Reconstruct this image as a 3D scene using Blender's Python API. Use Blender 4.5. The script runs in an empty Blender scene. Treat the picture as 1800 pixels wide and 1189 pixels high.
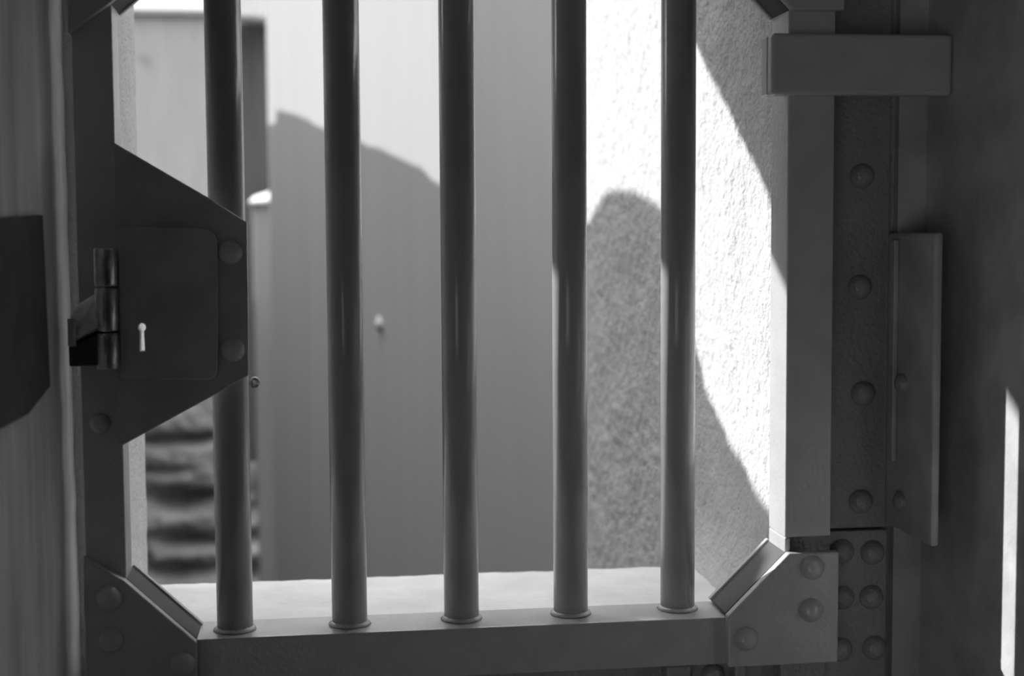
import bpy, bmesh, math, random
from mathutils import Vector, Matrix, noise

# World axes: x runs along the window gate (first bar = 0, bars every 8 cm),
# y runs outwards through the window (gate front face = 0), z up (top of the gate's bottom rail = 0).  Metres.
S = bpy.context.scene
COL = S.collection
R = random.Random(7)

# ------------------------------------------------------------------ camera
YAW, PITCH, ROLL = 0.12872335, -0.07232135, -0.00649675
CAM = Vector((0.06811086, -0.97791615, 0.27528378))
_d = Vector((math.sin(YAW)*math.cos(PITCH), math.cos(YAW)*math.cos(PITCH), math.sin(PITCH)))
_r0 = Vector((math.cos(YAW), -math.sin(YAW), 0.0))
_u0 = _r0.cross(_d)
_r = _r0*math.cos(ROLL) + _u0*math.sin(ROLL)
_u = -_r0*math.sin(ROLL) + _u0*math.cos(ROLL)
cd = bpy.data.cameras.new('camera')
cam = bpy.data.objects.new('camera', cd)
COL.objects.link(cam)
m = Matrix((( _r.x, _u.x, -_d.x, CAM.x), (_r.y, _u.y, -_d.y, CAM.y), (_r.z, _u.z, -_d.z, CAM.z), (0, 0, 0, 1)))
cam.matrix_world = m
cd.sensor_width = 36.0
cd.lens = 50.0
cd.clip_start = 0.02
cd.dof.use_dof = True
cd.dof.focus_distance = 1.04
cd.dof.aperture_fstop = 6.0
S.camera = cam


def ray(px, py):
    return _d + _r*((px-900.0)/2500.0) - _u*((py-594.5)/2500.0)


def at(px, py, y):
    """measured point of the photograph -> (x, z) on the plane at depth y"""
    q = ray(px, py)
    p = CAM + q*((y-CAM.y)/q.y)
    return (p.x, p.z)


def atx(px, py, x):
    """measured point of the photograph -> (y, z) on the plane at this x"""
    q = ray(px, py)
    p = CAM + q*((x-CAM.x)/q.x)
    return (p.y, p.z)


# ------------------------------------------------------------------ materials
def mat(name, grey, rough=0.6, var=0.15, vscale=20.0, vstretch=(1, 1, 1), bump=0.0, bscale=200.0, spots=0.0, spscale=9.0, spec=0.5,
        bdist=0.002):
    mt = bpy.data.materials.new(name)
    mt.use_nodes = True
    nt = mt.node_tree
    b = nt.nodes['Principled BSDF']
    b.inputs['Roughness'].default_value = rough
    b.inputs['Specular IOR Level'].default_value = spec
    tc = nt.nodes.new('ShaderNodeTexCoord')
    mp = nt.nodes.new('ShaderNodeMapping')
    mp.inputs['Scale'].default_value = vstretch
    nt.links.new(tc.outputs['Object'], mp.inputs['Vector'])
    n = nt.nodes.new('ShaderNodeTexNoise')
    n.inputs['Scale'].default_value = vscale
    n.inputs['Detail'].default_value = 6.0
    nt.links.new(mp.outputs['Vector'], n.inputs['Vector'])
    mr = nt.nodes.new('ShaderNodeMapRange')
    mr.inputs['From Min'].default_value = 0.3
    mr.inputs['From Max'].default_value = 0.7
    mr.inputs['To Min'].default_value = grey*(1-var)
    mr.inputs['To Max'].default_value = min(0.95, grey*(1+var))
    nt.links.new(n.outputs['Fac'], mr.inputs['Value'])
    out = mr.outputs['Result']
    if spots:
        v = nt.nodes.new('ShaderNodeTexNoise')
        v.inputs['Scale'].default_value = spscale
        v.inputs['Detail'].default_value = 3.0
        nt.links.new(tc.outputs['Object'], v.inputs['Vector'])
        r2 = nt.nodes.new('ShaderNodeMapRange')
        r2.inputs['From Min'].default_value = 0.62
        r2.inputs['From Max'].default_value = 0.72
        r2.inputs['To Min'].default_value = 1.0
        r2.inputs['To Max'].default_value = 1.0-spots
        nt.links.new(v.outputs['Fac'], r2.inputs['Value'])
        mm = nt.nodes.new('ShaderNodeMath')
        mm.operation = 'MULTIPLY'
        nt.links.new(out, mm.inputs[0])
        nt.links.new(r2.outputs['Result'], mm.inputs[1])
        out = mm.outputs[0]
    cc = nt.nodes.new('ShaderNodeCombineColor')
    for k in ('Red', 'Green', 'Blue'):
        nt.links.new(out, cc.inputs[k])
    nt.links.new(cc.outputs['Color'], b.inputs['Base Color'])
    if bump:
        bn = nt.nodes.new('ShaderNodeTexNoise')
        bn.inputs['Scale'].default_value = bscale
        bn.inputs['Detail'].default_value = 4.0
        nt.links.new(tc.outputs['Object'], bn.inputs['Vector'])
        bp = nt.nodes.new('ShaderNodeBump')
        bp.inputs['Strength'].default_value = bump
        bp.inputs['Distance'].default_value = bdist
        nt.links.new(bn.outputs['Fac'], bp.inputs['Height'])
        nt.links.new(bp.outputs['Normal'], b.inputs['Normal'])
    return mt


M = {
    'gate': mat('grey_gloss_paint', 0.68, 0.25, 0.06, 40, bump=0.25, bscale=280, bdist=0.0012, spec=1.0),
    'bar': mat('bar_gloss_paint', 0.47, 0.18, 0.06, 40, bump=0.12, bscale=150, bdist=0.001),
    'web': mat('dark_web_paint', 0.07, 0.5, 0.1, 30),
    'lock': mat('dark_lock_paint', 0.58, 0.42, 0.15, 30, bump=0.12, bscale=300, bdist=0.001),
    'steel': mat('bare_worn_steel', 0.65, 0.26, 0.25, 120, bump=0.25, bscale=300, bdist=0.001),
    'frame': mat('thick_frame_paint', 0.42, 0.22, 0.10, 30, bump=0.75, bscale=260, bdist=0.002, spec=1.0),
    'jamb_steel': mat('dark_jamb_paint', 0.62, 0.42, 0.2, 25, bump=0.35, bscale=120, bdist=0.002),
    'black': mat('black_iron', 0.09, 0.7, 0.2, 30, spec=0.15),
    'stucco_grey': mat('grey_outer_render', 0.28, 0.9, 0.1, 10, spec=0.1),
    'stucco': mat('rough_white_stucco', 0.66, 0.9, 0.06, 30, bump=0.8, bscale=230, spec=0.2, bdist=0.004),
    'sill': mat('worn_sill_render', 0.82, 0.75, 0.10, 18, bump=0.3, bscale=160, spec=0.3, bdist=0.002),
    'smooth': mat('smooth_plaster', 0.40, 0.9, 0.03, 6, (8, 8, 0.6), spec=0.2),
    'streak': mat('streaked_plaster', 0.43, 0.9, 0.05, 3, (3, 3, 0.35), spec=0.2),
    'far': mat('far_plaster', 0.52, 0.9, 0.06, 5, (5, 5, 0.5), spec=0.2, spots=0.35, spscale=5),
    'dark_board': mat('dark_weathered_timber', 0.13, 0.8, 0.2, 6, (6, 6, 0.5), spec=0.2),
    'rubble': mat('rubble_stone', 0.34, 0.95, 0.25, 7, bump=0.5, bscale=30, spec=0.1, bdist=0.02),
    'inner_wall': mat('stained_inner_plaster', 0.74, 0.85, 0.28, 9, (1, 3, 0.35), bump=0.1, bscale=90, spec=0.2),
    'room': mat('dull_room_paint', 0.30, 0.9, 0.1, 6, spec=0.2),
    'floor': mat('dull_floor', 0.22, 0.8, 0.2, 8, spec=0.3),
    'occluder': mat('dark_occluder', 0.08, 0.95, 0.2, 4, spec=0.1),  # even dark colour of the added unseen occluder
    'ground': mat('yard_ground', 0.04, 0.95, 0.2, 4, spec=0.1),
}

M['steel'].node_tree.nodes['Principled BSDF'].inputs['Metallic'].default_value = 0.85


# ------------------------------------------------------------------ mesh helpers
def add_box(bm, x0, x1, y0, y1, z0, z1):
    v = [bm.verts.new((x, y, z)) for x in (x0, x1) for y in (y0, y1) for z in (z0, z1)]
    for f in ((0, 1, 3, 2), (4, 6, 7, 5), (0, 4, 5, 1), (2, 3, 7, 6), (0, 2, 6, 4), (1, 5, 7, 3)):
        bm.faces.new([v[i] for i in f])


def add_prism(bm, pts, y0, y1):
    """closed (x, z) outline extruded from depth y0 to y1"""
    a = [bm.verts.new((x, y0, z)) for x, z in pts]
    b = [bm.verts.new((x, y1, z)) for x, z in pts]
    n = len(pts)
    bm.faces.new(a)
    bm.faces.new(b[::-1])
    for i in range(n):
        bm.faces.new((a[i], b[i], b[(i+1) % n], a[(i+1) % n]))


def add_lathe(bm, prof, n=32, axis='z', c=(0, 0, 0)):
    rings = []
    for r, h in prof:
        ring = []
        for k in range(n):
            a = 2*math.pi*k/n
            if axis == 'z':
                p = (c[0]+r*math.cos(a), c[1]+r*math.sin(a), c[2]+h)
            else:                      # axis towards the room (-y)
                p = (c[0]+r*math.cos(a), c[1]-h, c[2]+r*math.sin(a))
            ring.append(bm.verts.new(p))
        rings.append(ring)
    for a, b in zip(rings, rings[1:]):
        for k in range(n):
            bm.faces.new((a[k], a[(k+1) % n], b[(k+1) % n], b[k]))
    bm.faces.new(rings[0][::-1])
    bm.faces.new(rings[-1])


def obj(name, bm, material, parent=None, bevel=0.0, smooth=False, seg=2):
    bmesh.ops.recalc_face_normals(bm, faces=bm.faces)
    me = bpy.data.meshes.new(name)
    bm.to_mesh(me)
    bm.free()
    if smooth:
        for p in me.polygons:
            p.use_smooth = True
    me.materials.append(M[material])
    o = bpy.data.objects.new(name, me)
    COL.objects.link(o)
    o.parent = parent
    if bevel:
        b = o.modifiers.new('bevel', 'BEVEL')
        b.width = bevel
        b.segments = seg
        b.limit_method = 'ANGLE'
        b.angle_limit = math.radians(40)
        b.harden_normals = False
    return o


def tag(o, label=None, cat=None, group=None, kind=None):
    if label:
        o['label'] = label
    if cat:
        o['category'] = cat
    if group:
        o['group'] = group
    if kind:
        o['kind'] = kind
    return o


def thing(name, label, cat, loc=(0, 0, 0)):
    o = bpy.data.objects.new(name, None)
    COL.objects.link(o)
    o.location = loc
    o.empty_display_size = 0.05
    return tag(o, label, cat)


def struct(name, bm, material, label=None, bevel=0.0, smooth=False):
    o = obj(name, bm, material, None, bevel, smooth)
    o['kind'] = 'structure'
    o['category'] = 'wall'
    if label:
        o['label'] = label
    return o


def outline_mesh(loops, y0, y1, bevel=0.0):
    """flat plate with holes: first loop is the rim, the others are holes; returns a bmesh spanning depth y0..y1"""
    cu = bpy.data.curves.new('plate', 'CURVE')
    cu.dimensions = '2D'
    cu.fill_mode = 'BOTH'
    cu.extrude = (y1-y0)/2
    cu.bevel_depth = bevel
    cu.bevel_resolution = 1
    cu.offset = -bevel
    for lp in loops:
        sp = cu.splines.new('POLY')
        sp.points.add(len(lp)-1)
        for p, (x, z) in zip(sp.points, lp):
            p.co = (x, z, 0, 1)
        sp.use_cyclic_u = True
    t = bpy.data.objects.new('plate', cu)
    COL.objects.link(t)
    dg = bpy.context.evaluated_depsgraph_get()
    me = bpy.data.meshes.new_from_object(t.evaluated_get(dg))
    bm = bmesh.new()
    bm.from_mesh(me)
    bpy.data.objects.remove(t)
    bpy.data.curves.remove(cu)
    bpy.data.meshes.remove(me)
    for v in bm.verts:
        x, z, d = v.co
        v.co = (x, (y0+y1)/2+d, z)
    bmesh.ops.remove_doubles(bm, verts=bm.verts, dist=1e-6)
    return bm


def fillet(pts, radii, n=6):
    """round the corners of an outline"""
    out = []
    k = len(pts)
    for i, (p, r) in enumerate(zip(pts, radii)):
        if r <= 0:
            out.append(p)
            continue
        P, A, B = Vector(p), Vector(pts[i-1]), Vector(pts[(i+1) % k])
        a, b = (A-P).normalized(), (B-P).normalized()
        for j in range(n+1):
            t = j/n
            q = (P+a*r)*(1-t)**2 + P*2*t*(1-t) + (P+b*r)*t*t
            out.append((q.x, q.y))
    return out


# rivet heads: one shared dome
def rivet_mesh(name, r, material, h=0.85):
    bm = bmesh.new()
    prof = []
    for k in range(9):
        a = math.pi/2*k/9
        prof.append((r*math.cos(a), h*r*math.sin(a)))
    prof.insert(0, (r*1.08, -0.0004))
    add_lathe(bm, prof, 28, 'y')
    bmesh.ops.recalc_face_normals(bm, faces=bm.faces)
    me = bpy.data.meshes.new(name)
    bm.to_mesh(me)
    bm.free()
    for p in me.polygons:
        p.use_smooth = True
    me.materials.append(M[material])
    return me


RIV = {'gate': rivet_mesh('rivet', 0.0088, 'gate'), 'lock': rivet_mesh('rivet', 0.0085, 'gate'), 'frame': rivet_mesh('rivet', 0.0092, 'frame')}


def rivet(kind, x, y, z, parent, s=1.0, face='front'):
    o = bpy.data.objects.new('rivet', RIV[kind])
    COL.objects.link(o)
    o.parent = parent
    o.location = (x, y, z)
    o.scale = (s, s, s)
    if face == 'left':
        o.rotation_euler = (0, 0, -math.pi/2)
    return o


# ------------------------------------------------------------------ THE BARRED GATE
gate = thing('window_gate', 'grey painted steel gate with five upright bars, closing the window opening', 'barred gate', (0, 0, 0))
ZT = 0.477            # underside of the top rail
XL0, XL1 = -0.0973, -0.0705
XR0, XR1 = 0.3920, 0.4262



def angle_rail(bm, x0, x1, z0, z1, t, depth, flip):
    """angle iron along x: upright front leg z0..z1, flat leg running outwards at its top (or bottom when flipped)"""
    if flip:
        prof = [(0, z0), (depth, z0), (depth, z0+t), (t, z0+t), (t, z1), (0, z1)]
    else:
        prof = [(0, z0), (t, z0), (t, z1-t), (depth, z1-t), (depth, z1), (0, z1)]
    a = [bm.verts.new((x0, y, z)) for y, z in prof]
    b = [bm.verts.new((x1, y, z)) for y, z in prof]
    bm.faces.new(a)
    bm.faces.new(b[::-1])
    for k in range(6):
        bm.faces.new((a[k], b[k], b[(k+1) % 6], a[(k+1) % 6]))


def angle_stile(bm, xi, xo, z0, z1, t, depth, inner):
    """angle iron upright: front leg from the inner edge xi to the outer edge xo, second leg running outwards at the inner edge"""
    d = t*inner
    prof = [(xi, 0), (xo, 0), (xo, t), (xi+d, t), (xi+d, depth), (xi, depth)]
    a = [bm.verts.new((x, y, z0)) for x, y in prof]
    b = [bm.verts.new((x, y, z1)) for x, y in prof]
    bm.faces.new(a)
    bm.faces.new(b[::-1])
    for k in range(6):
        bm.faces.new((a[k], b[k], b[(k+1) % 6], a[(k+1) % 6]))


bm = bmesh.new()
angle_rail(bm, -0.0925, 0.3958, -0.0345, 0.0, 0.005, 0.046, False)
add_box(bm, -0.0973, -0.0927, 0.0, 0.005, -0.0345, 0.0)
add_box(bm, 0.3960, 0.4290, 0.0, 0.005, -0.0345, 0.0)
rail = obj('bottom_rail', bm, 'gate', gate, 0.001)
bm = bmesh.new()
angle_rail(bm, -0.0925, 0.3958, ZT, ZT+0.0345, 0.005, 0.046, True)
add_box(bm, -0.0973, -0.0927, 0.0, 0.005, ZT, ZT+0.0345)
add_box(bm, 0.3960, 0.4290, 0.0, 0.005, ZT, ZT+0.0345)
obj('top_rail', bm, 'gate', gate, 0.001)
bm = bmesh.new()
angle_stile(bm, XL1, XL0, 0.0005, ZT-0.0005, 0.004, 0.028, -1)
obj('stile', bm, 'gate', gate, 0.001)
bm = bmesh.new()
angle_stile(bm, XR0, XR1, 0.0565, ZT-0.0005, 0.004, 0.038, 1)
add_box(bm, XR0, XR0+0.004, 0.0, 0.038, 0.0005, 0.0562)
obj('stile', bm, 'gate', gate, 0.001)

# five round bars with a ring of weld at the foot
for k in range(5):
    bm = bmesh.new()
    add_lathe(bm, [(0.0125, 0.0), (0.0125, ZT)], 48, 'z')
    b = obj('bar', bm, 'bar', gate)
    for p in b.data.polygons:
        p.use_smooth = abs(p.normal.z) < 0.5
    b.location = (0.08*k, 0.0215+0.0018*k, 0.0)
    bm = bmesh.new()
    add_lathe(bm, [(0.0121, 0.0), (0.0150, 0.0002), (0.0142, 0.0016), (0.0124, 0.0028), (0.0120, 0.0028)], 40, 'z')
    for v in bm.verts:
        v.co.x += R.uniform(-.0004, .0004)
        v.co.z += R.uniform(0, .0004)
    obj('weld_bead', bm, 'gate', b, 0, True)


def corner(pts, diag, name='corner_plate', fw=0.038, holes=()):
    """gusset plate on the gate front, with a web along its slanted edge"""
    bm = bmesh.new()
    add_prism(bm, pts, -0.0085, -0.0002)
    o = obj(name, bm, 'gate', gate, 0.0012, False, 3)
    (ax, az), (bx, bz), sgn = diag
    d = Vector((bx-ax, bz-az)).normalized()
    n = Vector((-d.y, d.x))*0.0035*sgn
    bm = bmesh.new()
    add_prism(bm, [(ax, az), (bx, bz), (bx+n.x, bz+n.y), (ax+n.x, az+n.y)], -0.0002, fw)
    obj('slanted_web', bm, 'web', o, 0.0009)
    n2 = n*-0.45
    bm = bmesh.new()
    add_prism(bm, [(ax+n2.x, az+n2.y), (bx+n2.x, bz+n2.y), (bx+n.x, bz+n.y), (ax+n.x, az+n.y)], fw, fw+0.005)
    obj('web_lip', bm, 'gate', o, 0.0008)
    for px, py in holes:
        x, z = at(px, py, -0.0085)
        rivet('gate', x, -0.0085, z, o)
    return o


A = at(1390, 974, -0.0085)
B = at(1280, 1085, -0.0085)
A = (0.3925, A[1])
corner([A, (0.4296, A[1]), (0.4296, -0.0345), (B[0], -0.0345), B], (A, B, 1), holes=((1427, 998), (1425, 1073), (1311, 1123)))
zt = ZT - A[1]        # same plate upside down at the top right
corner([(A[0], zt), (B[0], ZT), (B[0], ZT+0.0345), (0.4296, ZT+0.0345), (0.4296, zt)], ((A[0], zt), (B[0], ZT), -1))
C_ = at(222, 1021, -0.0085)
D_ = at(345, 1122, -0.0085)
C_ = (XL1-0.0005, C_[1])
corner([(XL0-0.0005, 0.062), (C_[0], C_[1]), (D_[0], 0.0), (D_[0], -0.0345), (XL0-0.0005, -0.0345)], ((D_[0], 0.0), C_, 1), fw=0.034,
       holes=((193, 1052), (195, 1125), (321, 1168)))
zc = ZT-0.057
corner([(XL0-0.0005, zc-0.012), (C_[0], zc+0.008), (C_[0]+0.056, ZT), (C_[0]+0.056, ZT+0.0345), (XL0-0.0005, ZT+0.0345)],
       ((C_[0], zc+0.008), (C_[0]+0.056, ZT), 1), fw=0.034)

# lock plate with raised cover, keyhole, rivets, hasp
LY = -0.006
P = lambda px, py, y=LY: at(px, py, y)
rim = [P(200, 251), P(363, 346), P(434, 391), P(437, 660), P(378, 694), P(216, 783), P(206, 783)]
kx, kz = P(251, 592)
key = []
for k in range(20):
    a = math.radians(-60 + 300*k/19)
    key.append((kx+0.0028*math.cos(a), kz+0.0065+0.0028*math.sin(a)))
key += [(kx-0.0018, kz-0.0095), (kx+0.0018, kz-0.0095)]
lock = obj('lock_plate', outline_mesh([rim, key], LY, -0.0003, 0.0008), 'lock', gate)
cv = [P(206, 400, -.01), P(383, 400, -.01), P(383, 668, -.01), P(212, 668, -.01)]
cv = fillet(cv, [0.003, 0.012, 0.008, 0.003])
obj('lock_cover', outline_mesh([cv, key], -0.0105, LY-0.0002, 0.0012), 'lock', lock)
for px, py in ((405, 443), (409, 615)):
    x, z = P(px, py)
    rivet('lock', x, LY, z, lock)
x, z = at(176, 745, 0)
rivet('gate', x, 0, z, lock, 0.8)
x, z = at(447, 673, 0.004)
bm = bmesh.new()
add_lathe(bm, [(0.0022, -0.006), (0.0036, -0.004), (0.0036, 0.003), (0.002, 0.004)], 12, 'y')
bn = obj('bolt_end', bm, 'steel', lock)
bn.location = (x, 0.006, z)

# hasp: three knuckles on an upright pin and a tongue reaching to the jamb
hx = at(186, 500, -0.014)[0]
ys = [(437, 504), (507, 583), (587, 650)]
hasp = None
for i, (ya, yb) in enumerate(ys):
    z1, z0 = at(186, ya, -0.02)[1], at(186, yb, -0.02)[1]
    bm = bmesh.new()
    if i == 0:
        add_lathe(bm, [(0.0070, z0), (0.0076, z0+.001), (0.0076, z1-.001), (0.0070, z1)], 28, 'z', (hx, -0.0135, 0))
        add_box(bm, hx-0.004, hx+0.012, -0.0085, 0.0, z0+.001, z1-.001)
        hasp = obj('hasp', bm, 'steel', gate, 0, True)
        for p in hasp.data.polygons:
            p.use_smooth = abs(p.normal.z) < 0.5 and p.area < 0.0001
    else:
        add_lathe(bm, [(0.0070, z0), (0.0076, z0+.001), (0.0076, z1-.001), (0.0070, z1)], 28, 'z', (hx, -0.0135, 0))
        kn = obj('knuckle', bm, 'steel', hasp)
        for p in kn.data.polygons:
            p.use_smooth = abs(p.normal.z) < 0.5
z1, z0 = at(186, 510, -0.02)[1], at(186, 580, -0.02)[1]
# tongue: sloping upper face, hooked outer end, dark underside block
bm = bmesh.new()
xa = hx-0.004
xb = at(118, 560, -0.02)[0]
zb1, zb0, zbb = at(118, 545, -0.02)[1], at(126, 606, -0.02)[1], at(126, 645, -0.02)[1]
v = [bm.verts.new(c) for c in (
    (xa, -0.010, z1), (xb, -0.006, zb1), (xb, -0.024, zb0), (xa, -0.0225, z0+.001),
    (xa, 0.0, z1), (xb, 0.0, zb1), (xb, -0.004, zb0-.004), (xa, -0.006, z0-.003))]
for f in ((0, 1, 2, 3), (4, 7, 6, 5), (0, 4, 5, 1), (3, 2, 6, 7), (1, 5, 6, 2), (0, 3, 7, 4)):
    bm.faces.new([v[i] for i in f])
obj('tongue', bm, 'steel', hasp, 0.0012)
bm = bmesh.new()
add_prism(bm, [(xb, zb0-0.0015), (xa+.002, z0-0.0015), (xa+.002, zbb), (xb, zbb)], -0.018, -0.004)
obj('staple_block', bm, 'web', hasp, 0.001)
bm = bmesh.new()
add_lathe(bm, [(0.0026, 0), (0.0026, 0.018)], 14, 'z', (xb+0.003, -0.022, zb0-.001))
obj('hook', bm, 'lock', hasp, 0, True)

# hinge strap wrapped round the right stile near the top
HY = -0.013
h0, h1 = at(1358, 57, HY), at(1358, 166, HY)
bm = bmesh.new()
add_box(bm, h0[0], 0.5075, HY, -0.0003, h1[1], h0[1])
strap = obj('hinge_strap', bm, 'gate', gate, 0.003, False, 3)
bm = bmesh.new()
add_box(bm, h0[0], XR0-0.0005, -0.0003, 0.012, h1[1]+.001, h0[1]-.001)
obj('strap_return', bm, 'gate', strap, 0.0008)

# ------------------------------------------------------------------ RIVETED STEEL FRAME on the right and below
FY = 0.030
frame = thing('riveted_frame', 'dark thickly painted steel frame full of rivets, right of and below the barred gate', 'steel frame', (0.44, FY, 0))
frame_inv = Vector((0.44, FY, 0))


def fobj(name, bm, material, parent=None, bevel=0.001):
    if parent is None:
        bmesh.ops.translate(bm, vec=-frame_inv, verts=bm.verts)
    o = obj(name, bm, material, parent or frame, bevel)
    return o


zs = at(1500, 932, FY)[1]
xe = at(1560, 700, FY)[0]
bm = bmesh.new()
add_box(bm, 0.3963, xe, FY, FY+0.008, zs+0.0012, 0.62)
pl = fobj('jamb_plate', bm, 'frame')
for px, py in ((1514, 310), (1510, 505), (1516, 692), (1512, 882), (1516, 110)):
    x, z = at(px, py, FY)
    rivet('frame', x-0.44, 0, z, pl)
bm = bmesh.new()
add_box(bm, 0.3963, xe, FY-0.003, FY+0.008, -0.30, zs)
sp_ = fobj('splice_plate', bm, 'frame')
for px, py in ((1530, 970), (1528, 1048), (1533, 1137), (1477, 968), (1477, 1049), (1474, 1140)):
    x, z = at(px, py, FY)
    rivet('frame', x-0.44, -0.003, z, sp_)
# angle leg turned towards the room, riveted to the jamb
zl = atx(1636, 962, xe)[1]
bm = bmesh.new()
add_prism(bm, [(xe, zl), (xe+0.006, zl), (xe+0.006, 0.275), (xe, 0.275)], -0.050, FY+0.008)
leg = fobj('angle_leg', bm, 'jamb_steel', bevel=0.002)
bm = bmesh.new()
add_prism(bm, [(xe-0.004, zl+.05), (xe-.0002, zl+.05), (xe-.0002, 0.270), (xe-0.004, 0.270)], 0.011, 0.018)
fobj('cover_strip', bm, 'jamb_steel', bevel=0.001)
for px, py in ((1588, 675), (1585, 882)):
    y, z = atx(px, py, xe)
    rivet('frame', xe-0.44, y-FY, z, leg, 0.8, 'left')
y, z = atx(1660, 886, xe+0.012)
bm = bmesh.new()
add_box(bm, -0.0975, 0.3960, FY, FY+0.008, 0.515, 0.95)
fobj('light_stop', bm, 'frame')  # unseen plate added above the gate to stop light entering the room
# lower frame member under the gate with lugs
bm = bmesh.new()
add_box(bm, -0.0973, 0.3960, FY, FY+0.008, -0.30, -0.042)
low = fobj('lower_plate', bm, 'frame')
for pa, pb in ((1172, 1214), (1292, 1312), (1372, 1450)):
    xa_, z_ = at(pa, 1170, 0.012)
    xb_, _ = at(pb, 1170, 0.012)
    bm = bmesh.new()
    add_box(bm, xa_-0.44, xb_-0.44, -0.018, -0.0003, -0.12, -0.0385)
    lg = fobj('lug', bm, 'frame', low, 0.0015)
x, z = at(1252, 1183, FY)
rivet('frame', x-0.44, 0, z-.002, low)

# ------------------------------------------------------------------ WINDOW OPENING AND WALLS
W = 0.29                    # outer face of the wall
UL, UR = -0.093, 0.412      # reveals
ZS, ZH = -0.030, 0.80       # sill, head


def grid(bm, o, e1, e2, n1, n2, disp, amp):
    """displaced rectangular sheet from corner o along e1, e2; disp is the outward direction"""
    o, e1, e2, disp = Vector(o), Vector(e1), Vector(e2), Vector(disp)
    rows = []
    for i in range(n1+1):
        row = []
        for j in range(n2+1):
            p = o + e1*(i/n1) + e2*(j/n2)
            h = amp(p) if callable(amp) else amp*noise.fractal(p*60, 1.0, 2.0, 4)
            row.append(bm.verts.new(p + disp*h))
        rows.append(row)
    for i in range(n1):
        for j in range(n2):
            bm.faces.new((rows[i][j], rows[i+1][j], rows[i+1][j+1], rows[i][j+1]))


# front wall: blocks round the opening
bm = bmesh.new()
add_box(bm, -3.0, UL-0.021, 0.05, W, -1.5, 2.4)
add_box(bm, UL-0.021, 0.417, 0.05, W, -1.5, ZS-0.052)
add_box(bm, UL-0.021, 0.417, 0.05, W, ZH, 2.4)
struct('wall_front', bm, 'stucco_grey', 'thick rendered wall around the barred window opening')

# right reveal and the wall running on outside it
bm = bmesh.new()


def rough(p):
    a = noise.fractal(p*85, 0.8, 2.2, 4)*0.0017
    b = noise.noise(p*16)*0.003
    k = min(1.0, max(0.0, 1-(p.z-ZS)/0.06))**2*0.016          # mortar fillet above the sill
    if p.y > W+0.06:
        k = 0
    return a + b + k


grid(bm, (UR, 0.039, -0.60), (0, 0.96, 0), (0, 0, 1.32), 300, 400, (-1, 0, 0), rough)
add_box(bm, UR+0.006, 3.0, 0.039, 0.999, -1.5, 0.72)
o = struct('wall_right', bm, 'stucco', 'rough white stucco reveal and wall, partly sunlit, right of the last bar')
for p in o.data.polygons:
    p.use_smooth = p.area < 0.001

# left reveal
bm = bmesh.new()
grid(bm, (UL, 0.034, -0.034), (0, W-0.033, 0), (0, 0, ZH+0.034), 60, 190, (1, 0, 0), lambda p: noise.fractal(p*70, 1.0, 2.0, 3)*0.0007)
add_box(bm, UL-0.02, UL-0.002, 0.0341, W, -0.034, ZH)
o = struct('trim_1', bm, 'stucco', 'narrow plastered reveal behind the left stile')
for p in o.data.polygons:
    p.use_smooth = p.area < 0.001

# sill
bm = bmesh.new()
grid(bm, (UL, 0.008, ZS), (UR-UL, 0, 0), (0, W-0.008, 0), 160, 100, (0, 0, 1),
     lambda p: noise.fractal(p*45, 1.0, 2.0, 4)*0.0009 - max(0, (p.y-(W-0.006)))*0.6)
add_box(bm, UL, UR, 0.040, W, ZS-0.05, ZS-0.0025)
o = struct('trim_2', bm, 'sill', 'pale worn window sill behind the gate bottom rail')
for p in o.data.polygons:
    p.use_smooth = p.area < 0.001

# inner jambs of the alcove
UJ = -0.108
bm = bmesh.new()
grid(bm, (UJ, -0.50, -0.5), (0, 0.55, 0), (0, 0, 1.4), 110, 200, (1, 0, 0), lambda p: noise.fractal(p*25, 1.0, 2.0, 4)*0.0008)
add_box(bm, -3.0, UJ-0.0015, -0.50, 0.05, -1.5, 2.4)
o = struct('wall_left', bm, 'inner_wall', 'stained grey plaster jamb left of the gate')
for p in o.data.polygons:
    p.use_smooth = p.area < 0.001
bm = bmesh.new()
add_box(bm, 0.508, 3.0, -0.50, 0.038, -1.5, 2.4)
add_box(bm, xe+0.0062, 0.509, 0.0302, 0.0379, -1.5, 2.4)
struct('wall_inner', bm, 'jamb_steel', 'dark painted jamb at the right edge of the picture')
bm = bmesh.new()
add_box(bm, UJ, 0.508, -0.50, 0.0295, -1.5, -0.31)
add_box(bm, UJ, 0.508, -0.50, 0.0295, 0.63, 2.4)
struct('wall_alcove', bm, 'room', 'dull painted head and ledge of the window alcove')

# room behind the camera
bm = bmesh.new(); add_box(bm, -1.6, 2.2, -4.0, -0.5, -1.6, -1.5); struct('floor', bm, 'floor', 'dull floor of the dark room')
bm = bmesh.new(); add_box(bm, -1.6, 2.2, -4.0, -0.5, 1.5, 1.6); struct('ceiling', bm, 'room', 'ceiling of the dark room')
bm = bmesh.new(); add_box(bm, -1.6, 2.2, -4.1, -4.0, -1.5, 1.5); struct('wall_back', bm, 'room', 'back wall of the dark room')
bm = bmesh.new(); add_box(bm, -1.7, -1.6, -4.0, -0.5, -1.5, 1.5); struct('wall_room_left', bm, 'room', 'left wall of the dark room')
bm = bmesh.new(); add_box(bm, 2.2, 2.3, -4.0, -0.5, -1.5, 1.5); struct('wall_room_right', bm, 'room', 'right wall of the dark room')

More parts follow.
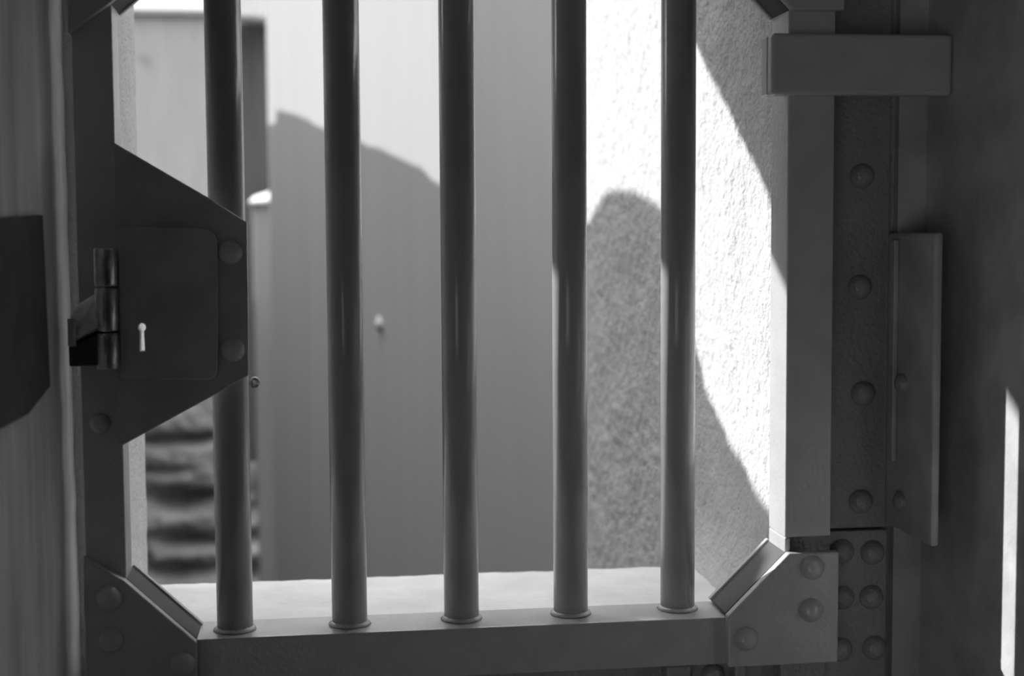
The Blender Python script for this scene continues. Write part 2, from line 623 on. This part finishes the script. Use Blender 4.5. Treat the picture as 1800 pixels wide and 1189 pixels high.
# black keeper box let into the left jamb
bm = bmesh.new()
K = [atx(px, py, UJ+0.006) for px, py in ((-60, 392), (76, 378), (89, 680), (52, 728), (0, 757), (-60, 772))]
a = [bm.verts.new((UJ+0.006, y, z)) for y, z in K]
b = [bm.verts.new((UJ-0.001, y, z)) for y, z in K]
bm.faces.new(a); bm.faces.new(b[::-1])
for i in range(len(K)):
    bm.faces.new((a[i], b[i], b[(i+1) % len(K)], a[(i+1) % len(K)]))
ko = obj('keeper_plate', bm, 'black', None, 0.001)
tag(ko, 'black iron keeper plate with a slanted lower edge on the left jamb', 'lock keeper')

# ------------------------------------------------------------------ OUTSIDE
# shaded return wall facing the window, then the wall running away to the left
FW = 1.6
xf0, xf1 = at(800, 600, FW)[0], 2.0
bm = bmesh.new()
add_box(bm, xf0, xf1, FW, FW+0.3, -1.5, 1.15)
struct('wall_facing', bm, 'smooth', 'smooth shaded wall between third and fourth bars')
GW = 3.25
xg = at(478, 600, GW)[0]
bm = bmesh.new()
v = []
ex = Vector((xf0-0.001, FW+0.001)); gx = Vector((xg, GW))
pts = [ex, gx, gx+Vector((0.35, 0.1)), ex+Vector((0.35, 0.2))]
lo = [bm.verts.new((p.x, p.y, -1.5)) for p in pts]
hi = [bm.verts.new((p.x, p.y, 1.35)) for p in pts]
bm.faces.new(lo); bm.faces.new(hi[::-1])
for i in range(4):
    bm.faces.new((lo[i], hi[i], hi[(i+1) % 4], lo[(i+1) % 4]))
struct('wall_outer', bm, 'streak', 'outside wall behind the second and third bars, sunlit above a ragged shadow edge')

# small pale peg on that wall
gd = (gx-ex).normalized()
q = ray(668, 566)
# intersection with the wall
nrm = Vector((gd.y, -gd.x))
t = nrm.dot(ex-Vector((CAM.x, CAM.y)))/nrm.dot(Vector((q.x, q.y)))
pp = CAM+q*t
bm = bmesh.new()
add_lathe(bm, [(0.010, -0.02), (0.013, 0.0), (0.016, 0.02), (0.012, 0.03)], 12, 'y')
bmesh.ops.rotate(bm, verts=bm.verts, cent=(0, 0, 0), matrix=Matrix.Rotation(math.radians(30), 3, 'X'))
bmesh.ops.scale(bm, verts=bm.verts, vec=(0.75, 0.75, 0.75))
pg = obj('wall_peg', bm, 'far', None, 0, True)
pg.location = (pp.x, pp.y, pp.z)
tag(pg, 'small pale peg sticking out of the shaded outside wall between second and third bars', 'peg')

# pier at the left end of that wall, with a sloping cap
KW = 3.42
def kp(px, py, y=KW):
    x, z = at(px, py, y)
    return x, z
pier = thing('wall_pier', 'narrow pale pier with a sunlit sloping cap, just right of the first bar', 'pier', (kp(465, 600)[0], KW, -1.5))
px0, pz = kp(443, 357)
px1, _ = kp(489, 357)
o0 = pier.location
bm = bmesh.new()
add_box(bm, px0-o0.x, px1-o0.x, 0, 0.25, 0, pz-o0.z)
obj('shaft', bm, 'streak', pier, 0.01)
bm = bmesh.new()
zt_ = kp(480, 336)[1]-o0.z
zz = pz-o0.z
vs = [bm.verts.new(c) for c in ((px0-o0.x-.01, -0.02, zz-.004), (px1-o0.x, -0.02, zz-.004), (px1-o0.x, 0.26, zz-.004), (px0-o0.x-.01, 0.26, zz-.004),
                                (px0-o0.x-.01, -0.02, zz+.004), (px1-o0.x, -0.02, zz+.012), (px1-o0.x, 0.26, zt_+.02), (px0-o0.x-.01, 0.26, zt_-.01))]
for f in ((0, 3, 2, 1), (4, 5, 6, 7), (0, 1, 5, 4), (1, 2, 6, 5), (2, 3, 7, 6), (3, 0, 4, 7)):
    bm.faces.new([vs[i] for i in f])
obj('cap', bm, 'sill', pier, 0.004)

# dark board standing above the pier, pale block over it
BW = 3.9
x0, z1 = at(418, 37, BW); x1, z0 = at(480, 345, BW)
bd = bmesh.new()
add_box(bd, x0, x1, BW, BW+0.08, z0-0.9, z1-0.002)
bo = obj('timber_board', bd, 'dark_board', None, 0.006)
tag(bo, 'tall dark upright board outside, directly right of the first bar above the lock', 'board')
bm = bmesh.new()
x0b, z0b = at(422, 36, BW-0.1); x1b, _ = at(470, 36, BW-0.1)
add_box(bm, -0.01, 0.10, -0.10, 0.35, 0.0, 0.35)
bmesh.ops.rotate(bm, verts=bm.verts, cent=(0, 0, 0), matrix=Matrix.Rotation(math.radians(-62), 3, 'Z'))
bl = obj('stone_block', bm, 'sill', None, 0.012)
bl.location = (x0b+0.005, BW-0.02, z0b+0.004)
tag(bl, 'sunlit pale block at the very top, above the tall dark board', 'stone block')

# far wall in shade, seen left of the first bar
HW = 6.0
x0, z0 = at(120, 760, HW); x1, z1 = at(520, 28, HW)
bm = bmesh.new()
add_box(bm, x0, x1, HW, HW+0.4, -1.5, z1)
struct('wall_far', bm, 'far', 'pale shaded far wall seen left of the first bar above the lock')
bm = bmesh.new()
z2 = at(300, -60, HW)[1]
vs = [bm.verts.new(c) for c in ((x0, HW-.03, z1), (x1, HW-.03, z1), (x1, HW+.45, z1), (x0, HW+.45, z1), (x0, HW-.03, z1+.02), (x1, HW-.03, z1+.02), (x1, HW+.45, z2), (x0, HW+.45, z2))]
for f in ((0, 3, 2, 1), (4, 5, 6, 7), (0, 1, 5, 4), (1, 2, 6, 5), (2, 3, 7, 6), (3, 0, 4, 7)):
    bm.faces.new([vs[i] for i in f])
struct('trim_3', bm, 'far', 'sloping coping along the top of the far wall')

# rubble masonry at its foot
RW = 4.6
bm = bmesh.new()
x0, z0 = at(150, 1060, RW); x1, z1 = at(496, 700, RW)
PITS = [(at(px, py, RW), rx*0.0022, rz*0.0022, dp) for px, py, rx, rz, dp in (
    (312, 882, 44, 17, .11), (375, 872, 50, 8, .05), (318, 950, 40, 13, .10), (395, 955, 60, 7, .06), (310, 1006, 50, 12, .09), (472, 885, 20, 42, .14),
    (482, 840, 10, 60, .10), (455, 948, 24, 11, .10), (450, 1008, 46, 14, .11), (300, 778, 60, 7, .06), (360, 768, 60, 6, .05), (447, 730, 9, 70, .10),
    (440, 905, 12, 14, .06), (250, 985, 14, 12, .04), (285, 830, 40, 7, .03))]


def lumps(p):
    h = 0.022*noise.fractal(Vector((p.x*3.5, 1.0, p.z*4.5)), 0.9, 2.1, 4) + 0.006*noise.noise(p*28)
    for (cx, cz), rx, rz, dp in PITS:
        d = ((p.x-cx)/rx)**2 + ((p.z-cz)/rz)**2
        if d < 9:
            h -= dp/(1+d*d*0.6)
    return h


grid(bm, (x0-0.1, RW, z0-0.1), (x1-x0+0.1, 0, 0), (0, 0, z1-z0+0.15), 130, 130, (0, -1, 0), lumps)
add_box(bm, x0-.1, x1, RW+0.22, RW+0.45, -1.5, z1+.05)
o = struct('wall_rubble', bm, 'rubble', 'low wall of rough rubble stones at lower left beyond the lock')
for p in o.data.polygons:
    p.use_smooth = p.area < 0.01

# yard ground
bm = bmesh.new()
add_box(bm, -12, 8, 0.29, 14, -1.6, -1.5)
struct('ground', bm, 'ground', 'dark yard ground below the window')

# unseen beam added above and beyond the window: shades the upper part of the bars and of the reveal
BYY = 0.95
bm = bmesh.new()
add_box(bm, -3.2, 0.405, BYY, BYY+0.10, 0.234+0.66*(BYY+0.10), 0.234+0.66*(BYY+0.10)+0.42)
struct('shade_beam', bm, 'streak', 'unseen beam added above and outside the window to shade it')

# unseen occluder added to the left, its ragged top shaped to throw the shadow edge
SUN = Vector((1.15, -1.0, -0.66))
NX = -0.9


def shade(x, y, z):
    """point of the occluder top whose shadow falls on (x, y, z)"""
    t = (x-NX)/SUN.x
    return (y-SUN.y*t, z-SUN.z*t)


prof = [(0.30, 0.35), shade(.2275, .027, .022), shade(.3075, .029, .008), shade(.392, .01, .035), shade(.412, .08, .052), shade(.412, .12, .062), shade(.412, .25, .108),
        shade(.412, .33, .142), shade(.412, .40, .22), shade(.412, .45, .300), shade(.412, .60, .325), shade(.412, .75, .330), shade(.412, .86, .298),
        shade(.412, 1.0, .27)]
def onG(px, py):
    q = ray(px, py)
    t = nrm.dot(ex-Vector((CAM.x, CAM.y)))/nrm.dot(Vector((q.x, q.y)))
    p = CAM+q*t
    return shade(p.x, p.y, p.z)
prof += [onG(785, 328), onG(765, 320), onG(735, 290), onG(700, 278), onG(670, 262), onG(640, 253), onG(600, 240), onG(570, 228), onG(540, 210), onG(515, 200), onG(487, 193)]
ye, ze = prof[-1]
prof += [(ye+0.02, ze-0.04), (ye+0.10, ze-0.05), (ye+0.11, ze-0.6), (ye+0.8, ze-0.6), (ye+0.8, -1.5), (0.30, -1.5)]
fine = []
for (y0, z0), (y1, z1) in zip(prof, prof[1:]):
    n = max(1, int(abs(y1-y0)/0.012)) if z0 > 0 and z1 > 0 else 1
    for k in range(n):
        t = k/n
        yy, zz = y0+(y1-y0)*t, z0+(z1-z0)*t
        if zz > 0 and 0.9 < yy < ye-0.01:
            zz += 0.008*noise.fractal(Vector((yy*9, 3, 0)), 1.0, 2.0, 4)
        fine.append((yy, zz))
fine.append(prof[-1])
bm = bmesh.new()
a = [bm.verts.new((NX, y, z)) for y, z in fine]
b = [bm.verts.new((NX-0.06, y, z)) for y, z in fine]
bm.faces.new(a); bm.faces.new(b[::-1])
for i in range(len(fine)):
    bm.faces.new((a[i], b[i], b[(i+1) % len(fine)], a[(i+1) % len(fine)]))
struct('shadow_wall', bm, 'occluder', 'unseen occluder added at the left, its ragged top casts the shadow edge')

# ------------------------------------------------------------------ LIGHT
sd = bpy.data.lights.new('sun', 'SUN')
sd.energy = 5.8
sd.angle = math.radians(0.4)
so = bpy.data.objects.new('sun', sd)
COL.objects.link(so)
so.rotation_euler = SUN.to_track_quat('-Z', 'Y').to_euler()
so.location = (-4, 5, 4)

# unseen fill light added behind the camera to brighten the gate front
ld = bpy.data.lights.new('room_fill', 'AREA')
ld.energy = 5.0
ld.shape = 'RECTANGLE'
ld.size, ld.size_y = 1.3, 1.3
lo_ = bpy.data.objects.new('room_fill', ld)
COL.objects.link(lo_)
lo_.location = (-1.1, -3.0, -0.5)
lo_.rotation_euler = (Vector((0.45, 0, 0.1))-Vector((-1.1, -3.0, -0.5))).to_track_quat('-Z', 'Y').to_euler()

wd = bpy.data.worlds.new('sky')
S.world = wd
wd.use_nodes = True
bg = wd.node_tree.nodes['Background']
tc = wd.node_tree.nodes.new('ShaderNodeTexCoord')
sx = wd.node_tree.nodes.new('ShaderNodeSeparateXYZ')
wd.node_tree.links.new(tc.outputs['Generated'], sx.inputs[0])
cr = wd.node_tree.nodes.new('ShaderNodeValToRGB')
cr.color_ramp.elements[0].position = 0.64
cr.color_ramp.elements[0].color = (0.07, 0.07, 0.07, 1)
cr.color_ramp.elements[1].position = 0.95
cr.color_ramp.elements[1].color = (1.0, 1.0, 1.0, 1)
mr = wd.node_tree.nodes.new('ShaderNodeMapRange')
mr.inputs['From Min'].default_value = -1
mr.inputs['From Max'].default_value = 1
wd.node_tree.links.new(sx.outputs['Z'], mr.inputs['Value'])
wd.node_tree.links.new(mr.outputs['Result'], cr.inputs['Fac'])
wd.node_tree.links.new(cr.outputs['Color'], bg.inputs['Color'])
bg.inputs['Strength'].default_value = 3.8

S.view_settings.view_transform = 'Standard'
S.view_settings.look = 'None'
S.view_settings.exposure = 0.0
S.view_settings.gamma = 1.0
S.view_settings.use_curve_mapping = False
